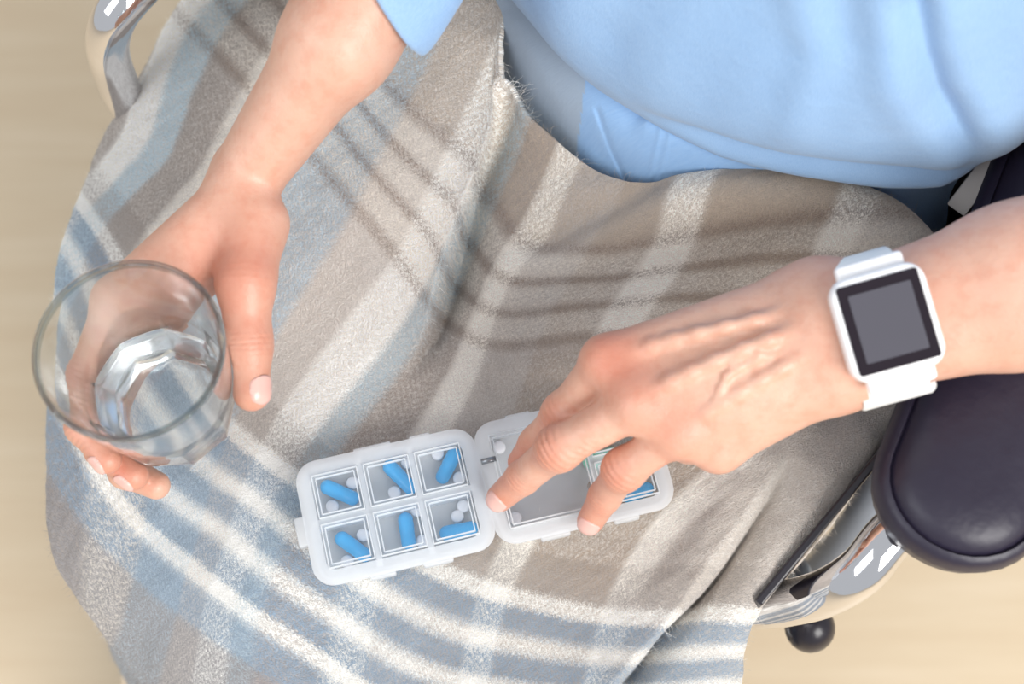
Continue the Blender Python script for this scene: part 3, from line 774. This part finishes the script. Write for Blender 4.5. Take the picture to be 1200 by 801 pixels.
tube('armrest_tube', [pf_r - FWD * .16 - UP * .04, W(215, -70, .672), W(166, -20, .672), W(135, 18, .664), W(126, 55, .640), W(137, 95, .60), W(155, 130, .565), W(200, 200, .48), W(260, 310, .32)], .0112, M['chrome'], wc, 24, 90)
def side_panel(A, B, zf, zb, low, off=.0):
    drop = lambda f: .028 + (A[2] - low) * min(1, f * 1.6) if zf else A[2] + (B[2] - A[2]) * f - low
    bm = bmesh.new(); n = 12; t = np.cross(UP, unit(B - A)) * .0022
    rings = []
    for k in range(n + 1):
        f = k / n; p = A + (B - A) * f; p = p.copy()
        zz = A[2] + (B[2] - A[2]) * f
        rings.append([p + t, p - t, np.array([p[0], p[1], p[2] - drop(f)]) - t, np.array([p[0], p[1], p[2] - drop(f)]) + t])
    loft(bm, rings); o = bm_obj('side_panel', bm, M['black'], smooth=False)
    b = o.modifiers.new('bev', 'BEVEL'); b.width = .001; b.segments = 2
    attach(o, wc); return o
pA = W(889, 706, .618); pB = W(1090, 462, .664)
pC = pB - FWD * .22
side_panel(pA, pB, 1, 0, .46)
side_panel(pB, pC, 0, 0, .40)
sp_r = side_panel(W(178, 190, .54), W(340, -140, .60), 0, 0, .46)
# dark seat, back and rear posts
def slab(name, c, x, y, z, s, m, bev=.004):
    bm = bmesh.new(); box_bm(bm, (0, 0, 0), s, None, bev); o = bm_obj(name, bm, m, angle=math.radians(40)); o.matrix_world = frameM(c, x, y, z)
    o.parent = wc; o.matrix_parent_inverse = Matrix.Translation(-wc.location); return o
seat_c = HIP - LEFT * .03 + FWD * .14; seat_c[2] = .475
slab('seat', seat_c, FWD, LEFT, UP, (.42, .345, .03), M['canvas'], .01)
rear_c = HIP - LEFT * .03 - FWD * .06; rear_c[2] = .476
slab('seat_cushion', rear_c, FWD, LEFT, UP, (.24, .45, .032), M['canvas'], .01)
back_c = HIP - LEFT * .03 - FWD * .17; back_c[2] = .70
slab('backrest', back_c, -FWD, LEFT, UP, (.025, .42, .46), M['canvas'], .01)
for s_ in (-1, 1):
    p = back_c + LEFT * .225 * s_
    tube('back_post', [p * [1, 1, 0] + UP * .25, p * [1, 1, 0] + UP * .9, p * [1, 1, 0] + UP * .955 - FWD * .02, p * [1, 1, 0] + UP * .96 - FWD * .12], .011, M['chrome'], wc, 16, 30)
# pale bracket and dark guard by the left hip
b0, b1 = W(1120, 246, .655), W(1168, 184, .680); bd = unit(b1 - b0)
slab('armrest_bracket', (b0 + b1) / 2, bd, unit(np.cross(UP, bd)), unit(np.cross(bd, unit(np.cross(UP, bd)))), (np.linalg.norm(b1 - b0), .0105, .003), M['alu'], .0012)
gz = W(1240, 190, .66)
slab('clothes_guard', np.array([W(1195, 215, .60)[0], W(1195, 215, .60)[1], .585]) + LEFT * .012, -FWD, LEFT, UP, (.26, .012, .17), M['canvas'], .004)
# wheels
def wheel(c, r, lat, tyre_r, name='wheel', push=True):
    root = bpy.data.objects.new(name, None); COL.objects.link(root); root.parent = wc; root.matrix_parent_inverse = Matrix.Translation(-wc.location)
    root.location = tuple(c)
    def ringm(nm, R, rr, m, off=0, nseg=96, tread=False):
        th = np.linspace(0, 2 * np.pi, nseg, endpoint=False); V = []
        for i, a in enumerate(th):
            dirv = FWD * math.cos(a) + UP * math.sin(a)
            for b in np.linspace(0, 2 * np.pi, 14, endpoint=False):
                k = 1.0 - (.06 if tread and (i % 2) and math.cos(b) > .4 else 0)
                V.append(c + LEFT * (off + rr * math.sin(b)) + dirv * (R + rr * math.cos(b) * k))
        Fc = [tuple(f) for f in grid_faces(nseg, 14, True)] + [((nseg - 1) * 14 + j, j, (j + 1) % 14, (nseg - 1) * 14 + (j + 1) % 14) for j in range(14)]
        o = mesh_obj(nm, V, Fc, m); o.parent = root; o.matrix_parent_inverse = Matrix.Translation(-root.location) @ Matrix.Translation(wc.location) @ Matrix.Translation(-wc.location); return o
    ringm('tyre', r - tyre_r, tyre_r, M['tyre'], 0, 180, True); ringm('rim', r - 2.2 * tyre_r, .008, M['steel'])
    if push: ringm('push_rim', r - .045, .008, M['chrome'], .02 * lat)
    hub = tube_geo([c - LEFT * .03, c + LEFT * .03], .02, 16); o = mesh_obj('hub', *hub, M['black']); o.parent = root; o.matrix_parent_inverse = Matrix.Translation(-root.location)
    for k in range(16 if push else 5):
        a = 2 * math.pi * k / (16 if push else 5); d = FWD * math.cos(a) + UP * math.sin(a)
        s_ = tube_geo([c + d * .015, c + d * (r - 2.2 * tyre_r)], .0012 if push else .005, 6); o = mesh_obj('spoke', *s_, M['steel']); o.parent = root; o.matrix_parent_inverse = Matrix.Translation(-root.location)
    return root
CW = HIP - LEFT * .03
wl_c = CW + LEFT * .238 - FWD * .075; wl_c[2] = .305
wheel(wl_c, .305, 1, .014)
wr_c = wl_c - LEFT * .455; wheel(wr_c, .305, -1, .014)
for s_ in (-1, 1):
    cc = CW + FWD * .29 + LEFT * .14 * s_; cc[2] = .09
    wheel(cc, .09, s_, .016, 'caster', False)
    fr = CW + LEFT * .17 * s_
    tube('frame_tube', [fr * [1, 1, 0] + UP * .46 - FWD * .15, fr * [1, 1, 0] + UP * .46 + FWD * .30, fr * [1, 1, 0] + UP * .42 + FWD * .36, fr * [1, 1, 0] + UP * .18 + FWD * .40], .011, M['chrome'], wc, 16, 40)
    tube('caster_fork', [cc + UP * .0 + LEFT * .024, cc + UP * .10 + LEFT * .012, cc + UP * .14, cc + UP * .36 - FWD * .02], .008, M['steel'], wc, 10, 20)
    fp = CW + FWD * .54 + LEFT * .10 * s_; fp[2] = .11
    slab('footplate', fp, FWD, LEFT, UP, (.16, .15, .012), M['black'], .004)
    tube('footrest_tube', [fr * [1, 1, 0] + UP * .42 + FWD * .36, fr * [1, 1, 0] + UP * .25 + FWD * .48, fp + LEFT * .06 * s_], .010, M['chrome'], wc, 12, 20)
tube('axle', [wl_c, wr_c], .009, M['steel'], wc, 12)
# brake lever with ball knob
tube('brake_lever', [W(905, 640, .46), W(938, 668, .49), W(948, 720, .50)], .0058, M['steel'], wc, 12, 16)
kb = bmesh.new(); bmesh.ops.create_uvsphere(kb, u_segments=24, v_segments=16, radius=.0135); bmesh.ops.scale(kb, vec=(1, 1, 1.15), verts=kb.verts)
ko = bm_obj('brake_knob', kb, M['black']); ko.location = tuple(W(949, 735, .50)); ko.parent = wc; ko.matrix_parent_inverse = Matrix.Translation(-wc.location)

# ------------------------------------------------------------------ drinking glass
gl = thing('drinking_glass', 'clear faceted drinking glass with a little water held above the blanket', 'glass', (GX, GY, G_BOT))
NF = 9
def lathe_geo(profile, seg=144):
    """profile: (z, r, facet 0..1) closed solid of revolution with flat facets where facet > 0"""
    th = np.linspace(0, 2 * np.pi, seg, endpoint=False); V = []
    for z, r, f in profile:
        m = (th % (2 * np.pi / NF)) - np.pi / NF; flat = np.cos(np.pi / NF) / np.cos(m)
        V.append(np.stack([np.cos(th) * r * (1 + f * (flat * 1.0 - 1)), np.sin(th) * r * (1 + f * (flat * 1.0 - 1)), np.full(seg, z)], -1))
    n = len(profile); V = np.concatenate(V); Fc = [tuple(f) for f in grid_faces(n, seg, True)]
    Fc += [tuple(range(seg)), tuple(range(n * seg - 1, (n - 1) * seg - 1, -1))]
    return V, Fc
gR = lambda z: float(glass_R(G_BOT + z))
WT = .0022
prof_o = [(0, .012, 0), (.0, .020, .0), (.0006, .0245, .6), (.003, .0262, 1)] + [(z, gR(z), 1) for z in (.008, .014, .020, .026, .032)] + [(.036, gR(.036), .8), (.0385, gR(.0385), .35), (.041, gR(.041), 0)] + [(z, gR(z), 0) for z in (.05, .06, .07, .08, .088)]
prof_t = [(.0905, gR(.0905) + .0001, 0), (.0918, gR(.0918) - .0005, 0), (.0921, gR(.0918) - .0013, 0), (.0915, gR(.0915) - .0022, 0)]
prof_i = [(z, gR(z) - WT, 0) for z in (.088, .08, .07, .06, .05, .042)] + [(z, gR(z) - WT - .0009, .55) for z in (.038, .032, .026, .020)] + [(.0150, gR(.015) - .0048, .8), (.0125, .0205, .9), (.0115, .0185, .5), (.0112, .0165, 0), (.0106, .0150, 0), (.0106, .006, 0)]
V, Fc = lathe_geo(prof_o + prof_t + prof_i)
go = mesh_obj('tumbler', V, Fc, M['glass']); go.parent = gl; go.data.materials.append(M['rim'])
for p_ in go.data.polygons:
    if min(go.data.vertices[i].co.z for i in p_.vertices) > .0875: p_.material_index = 1
wl = .036
prof_w = [(.0107, .006, 0), (.0107, .0150, 0), (.0113, .0165, 0), (.0116, .0184, .5), (.0126, .0204, .9), (.0151, gR(.015) - .0049, .8)] + [(z, gR(z) - WT - .0010, .55) for z in (.020, .026, .032)] + [(wl + .0006, gR(wl) - WT - .0010, .55), (wl, gR(wl) - WT - .0022, .3), (wl - .0002, gR(wl) - .006, 0), (wl - .0002, .008, 0)]
V, Fc = lathe_geo(prof_w); wo = mesh_obj('water', V, Fc, M['water']); wo.parent = gl
gl.rotation_euler = (0, 0, math.radians(12))
for o in (go, wo): o.data.set_sharp_from_angle(angle=math.radians(28))

# ------------------------------------------------------------------ smartwatch
WC = W(1037, 373, .7515)
sx = side_l if side_l[1] < 0 else -side_l          # along the strap, towards the photo's lower side
az = ax_l; nzv = unit(np.cross(az, sx)); nzv = nzv if nzv[2] > 0 else -nzv
rot = math.radians(-1)
arm_c = LF + (LW - LF) * (np.dot(WC - LF, LW - LF) / np.dot(LW - LF, LW - LF))
yax = np.cross(nzv, sx)
wt = thing('smartwatch', 'white smartwatch with a square dark screen worn on the wrist', 'watch', tuple(arm_c))
WM = Matrix.Translation(-wt.location) @ frameM(arm_c + nzv * .0235, sx, yax, nzv)
def watch_part(name, bm, m, **k):
    bmesh.ops.transform(bm, matrix=WM, verts=bm.verts); o = bm_obj(name, bm, m, **k); o.parent = wt; return o
bm = bmesh.new(); w_, h_ = .0425, .0385
loft(bm, [[(x, y, z) for x, y in rounded_rect(w_ - i, h_ - i, .008 - i / 2, 8)] for z, i in ((-.004, .006), (-.003, .002), (0, 0), (.005, 0), (.0072, .001), (.0080, .003), (.0082, .005))])
watch_part('case', bm, M['wplastic'], angle=math.radians(50))
bm = bmesh.new(); loft(bm, [[(x, y, z) for x, y in rounded_rect(.0360 - i, .0325 - i, .0012, 3)] for z, i in ((.0078, 0), (.0088, 0), (.0090, .0004))])
watch_part('bezel', bm, M['bezel'], angle=math.radians(30))
bm = bmesh.new(); loft(bm, [[(x, y, z) for x, y in rounded_rect(.0275, .0250, .0005, 2)] for z in (.0088, .0092)])
watch_part('display', bm, M['display'], angle=math.radians(30))
# strap: closed band round the wrist
def strap_band(a0, a1, wid, rx, rz, th, name, m, cz=-.0235, n=60, taper=0, ex=0):
    rings = []
    for k in range(n + 1):
        a = math.radians(a0 + (a1 - a0) * k / n); w = wid * (1 - taper * k / n)
        c = Vector((math.sin(a) * (rx + ex), 0, cz + math.cos(a) * (rz + ex))); nn = Vector((math.sin(a) / rx, 0, math.cos(a) / rz)).normalized()
        sec = []
        for (y, t) in ((-w/2, 0), (-w/2, th * .7), (-w/2 + .001, th), (w/2 - .001, th), (w/2, th * .7), (w/2, 0)):
            sec.append(tuple(c + nn * t + Vector((0, y, 0))))
        rings.append(sec)
    bm = bmesh.new(); loft(bm, rings); return watch_part(name, bm, m, angle=math.radians(50))
RX, RZ = .0282, .0205
strap_band(24, 190, .0262, RX, RZ + .003, .0026, 'strap', M['silicone'])
strap_band(-24, -170, .0262, RX, RZ + .003, .0026, 'strap', M['silicone'])
strap_band(66, 128, .0300, RX, RZ + .003, .0022, 'strap_keeper', M['silicone'], ex=.0024)
for s_ in (-1, 1):
    bm = bmesh.new(); box_bm(bm, (s_ * .0225, 0, .0005), (.008, .0275, .006), None, .002, 3); watch_part('lug', bm, M['wplastic'])

# ------------------------------------------------------------------ pill organizer
PZ = .6125
def flat_dir(p0, p1):
    return unit(W(*p1, PZ + .02) - W(*p0, PZ + .02))
BX = unit(W(560, 569, PZ) - W(366, 614, PZ)); BX[2] = 0; BX = unit(BX); BY = np.cross(UP, BX)
po = thing('pill_organizer', 'translucent white pill organizer opened flat on the plaid blanket', 'pill box', tuple(W(571, 565, PZ)))
def box_half(c_px, L, Wd, cells, notch_side, kind):
    c = W(*c_px, PZ + .018); c[2] = PZ
    A = Matrix.Translation(-po.location) @ frameM(c, BX, BY, UP)
    H = .0165
    def P_(name, bm, m, parent=po, **k):
        bmesh.ops.transform(bm, matrix=A, verts=bm.verts); o = bm_obj(name, bm, m, **k); o.parent = parent; return o
    # tray shell
    bm = bmesh.new(); rr = .009; t = .0011
    outer = lambda z, i: [(x, y, z) for x, y in rounded_rect(L - 2 * i, Wd - 2 * i, rr - i, 6)]
    loft(bm, [outer(0, .0035), outer(.001, .0022), outer(H - .001, .0010), outer(H, .0010), outer(H, .0010 + t), outer(.0020, .0022 + t), outer(.0014, .006)], True, True)
    P_('tray', bm, M['tray'], angle=math.radians(40))
    # dividers
    for (x0, y0, x1, y1) in cells['walls']:
        bm = bmesh.new(); box_bm(bm, ((x0 + x1) / 2, (y0 + y1) / 2, H / 2 + .0007), (abs(x1 - x0) + .0012, abs(y1 - y0) + .0012, H - .0018)); P_('divider', bm, M['wall'], smooth=False)
    # lid flange: frame with openings, then one clear pane per compartment
    bm = bmesh.new(); fr = .0056
    ringsO = [outer(H + .0002, -.0012), outer(H + .0016, -.0012), outer(H + .0022, .0004)]
    inner = lambda z, i: [(x, y, z) for x, y in rounded_rect(L - 2 * i, Wd - 2 * i, .0045, 6)]
    loft(bm, ringsO + [inner(H + .0022, fr), inner(H + .0002, fr), ringsO[0]], False, False)
    lid = P_('lid', bm, M['frost'], angle=math.radians(40))
    bm = bmesh.new()
    for (x0, y0, x1, y1) in cells['bars']:
        box_bm(bm, ((x0 + x1) / 2, (y0 + y1) / 2, H + .0012), (abs(x1 - x0) + .0030, abs(y1 - y0) + .0030, .0018), None, .0004, 1)
    P_('lid_bar', bm, M['frost'], lid, smooth=False)
    for (cx, cy, w, h) in cells['panes']:
        bm = bmesh.new(); box_bm(bm, (cx, cy, H + .0030), (w - .001, h - .001, .0008), None, .0003, 1); P_('lid_pane', bm, M['lidm'], lid, smooth=False)
        bm = bmesh.new()
        for d, z in ((0, .0027), (.0016, .0026)):
            ww, hh = w - 2 * d, h - 2 * d; e = .0005
            for bx, by, sx_, sy_ in ((0, hh/2, ww, e), (0, -hh/2, ww, e), (ww/2, 0, e, hh), (-ww/2, 0, e, hh)):
                box_bm(bm, (cx + bx, cy + by, H + z), (sx_ + e * 0, sy_, .0018))
        P_('lid_pane_edge', bm, M['edge'], lid, smooth=False)
    # clips
    for (x, y, w, h) in cells['clips']:
        bm = bmesh.new(); box_bm(bm, (x, y, H - .001), (w, h, .005), None, .0008, 2); P_('clip', bm, M['frost'])
    return c, H
L1, W1 = .0835, .0575
cw, ch = (L1 - .010) / 3, (W1 - .010) / 2
cells = dict(walls=[(-L1/2 + .003, 0, L1/2 - .003, 0), (-cw/2, -W1/2 + .003, -cw/2, W1/2 - .003), (cw/2, -W1/2 + .003, cw/2, W1/2 - .003)],
             bars=[(-L1/2 + .004, 0, L1/2 - .004, 0), (-cw/2, -W1/2 + .004, -cw/2, W1/2 - .004), (cw/2, -W1/2 + .004, cw/2, W1/2 - .004)],
             panes=[(i * cw, s_ * ch / 2, cw - .0032, ch - .0032) for i in (-1, 0, 1) for s_ in (1, -1)],
             clips=[(-L1/2 - .0028, -.002, .005, .014), (-.005, W1/2 + .001, .018, .003), (.018, W1/2 + .001, .010, .003), (-.012, -W1/2 - .001, .012, .003), (.014, -W1/2 - .001, .014, .003), (L1/2 + .0015, .012, .005, .010), (L1/2 + .0015, -.012, .005, .010)])
cL, HB = box_half((463, 592), L1, W1, cells, -1, 0)
xw = .0085
cells2 = dict(walls=[(xw, -W1/2 + .003, xw, W1/2 - .003), (xw, 0, L1/2 - .003, 0)],
              bars=[(xw, -W1/2 + .004, xw, W1/2 - .004), (xw, 0, L1/2 - .004, 0)],
              panes=[((-L1/2 + .005 + xw) / 2, 0, xw + L1/2 - .0072, W1 - .0118), ((xw + L1/2 - .005) / 2, ch / 2, L1/2 - xw - .0072, ch - .0032), ((xw + L1/2 - .005) / 2, -ch / 2, L1/2 - xw - .0072, ch - .0032)],
              clips=[(-.020, W1/2 + .001, .012, .003), (.010, W1/2 + .001, .012, .003), (-.016, -W1/2 - .001, .014, .003), (.018, -W1/2 - .001, .012, .003)])
cR, _ = box_half((672, 545), L1, W1, cells2, 1, 1)
hp = tube('hinge_pin', [W(564, 541, PZ + .0195), W(581, 537, PZ + .0195)], .0014, M['steel'], po, 8)

# ---- capsules and tablets
def capsule_mesh(name, p0, p1, r, m):
    P = [p0 + (p1 - p0) * t for t in (0, 1)]; ax = unit(p1 - p0); pts = []; rs = []
    for k in range(7): a = math.pi / 2 * (k / 6); pts.append(p0 - ax * r * math.cos(a)); rs.append(max(r * math.sin(a), 1e-4))
    L = np.linalg.norm(p1 - p0)
    for f, rr in ((.2, 1), (.50, 1), (.52, .965), (.8, .965)): pts.append(p0 + ax * L * f); rs.append(r * rr)
    for k in range(7): a = math.pi / 2 * (k / 6); pts.append(p1 + ax * r * .965 * math.sin(a)); rs.append(max(r * .965 * math.cos(a), 1e-4))
    V, Fc = tube_geo(pts, rs, 24); c = (p0 + p1) / 2
    o = mesh_obj(name, V - c, Fc, m); o.location = tuple(c); return o
ZF = PZ + .0014
caps = [((376, 567), (421, 587), 'blue capsule in the upper outer corner compartment of the full pill box half'),
        ((451, 541), (487, 577), 'blue capsule in the upper middle compartment of the full pill box half'),
        ((536, 525), (515, 566), 'blue capsule standing steeply in the upper compartment next to the hinge'),
        ((394, 626), (434, 655), 'blue capsule in the lower outer corner compartment of the full pill box half'),
        ((474, 600), (480, 644), 'upright blue capsule in the lower middle compartment of the full pill box half'),
        ((515, 626), (561, 617), 'level blue capsule in the lower compartment next to the hinge')]
CR_ = .0036
for (a, b, lb) in caps:
    p0, p1 = W(*a, ZF + CR_), W(*b, ZF + CR_); d = unit(p1 - p0)
    tag(capsule_mesh('capsule', p0 + d * CR_, p1 - d * CR_, CR_, M['capsule']), lb, 'capsule', 'blue capsules in the pill box')
p0, p1 = W(728, 583, ZF + CR_), W(766, 570, ZF + CR_); d = unit(p1 - p0)
tag(capsule_mesh('capsule', p0 + d * CR_, p1 - d * CR_, CR_, M['capsule']), 'blue capsule in the half under the hand, seen past the ring finger', 'capsule', 'blue capsules in the pill box')
p0, p1 = W(683, 543, ZF + CR_), W(727, 529, ZF + CR_); d = unit(p1 - p0)
tag(capsule_mesh('capsule', p0 + d * CR_, p1 - d * CR_, CR_, M['green']), 'pale green capsule under the hand between middle and ring fingers', 'capsule')
def tablet(c, r=.0031, h=.0028):
    bm = bmesh.new(); rings = []
    for z, k in ((0, .80), (.0004, .95), (.0008, 1), (h - .0008, 1), (h - .0004, .95), (h, .80), (h + .0002, .4)):
        rings.append([(math.cos(a) * r * k, math.sin(a) * r * k, z) for a in np.linspace(0, 2 * math.pi, 24, endpoint=False)])
    loft(bm, rings); o = bm_obj('tablet', bm, M['tablet']); o.location = tuple(c); return o
tabs = [((389, 592), 'white tablet below the capsule in the upper outer corner compartment'), ((413, 565), 'white tablet above the capsule in the upper outer corner compartment'),
        ((477, 541), 'white tablet above the capsule in the upper middle compartment'), ((462, 576), 'white tablet below the capsule in the upper middle compartment'),
        ((513, 531), 'white tablet left of the capsule in the upper hinge-side compartment'), ((538, 559), 'white tablet right of the capsule in the upper hinge-side compartment'),
        ((425, 626), 'white tablet above the capsule in the lower outer corner compartment'), ((407, 657), 'white tablet below the capsule in the lower outer corner compartment'),
        ((488, 597), 'white tablet at the top of the lower middle compartment'), ((495, 633), 'white tablet beside the lower end of the upright capsule'),
        ((543, 592), 'topmost white tablet in the lower hinge-side compartment'), ((536, 604), 'white tablet just above the level capsule in the lower hinge-side compartment'),
        ((585, 523), 'white tablet by the fingertips in the upper corner of the empty large compartment'), ((604, 606), 'white tablet in the lower corner of the large compartment under the middle finger')]
for (p, lb) in tabs:
    c = W(*p, ZF + .003); c[2] = ZF
    tag(tablet(c), lb, 'tablet', 'white tablets in the pill box')
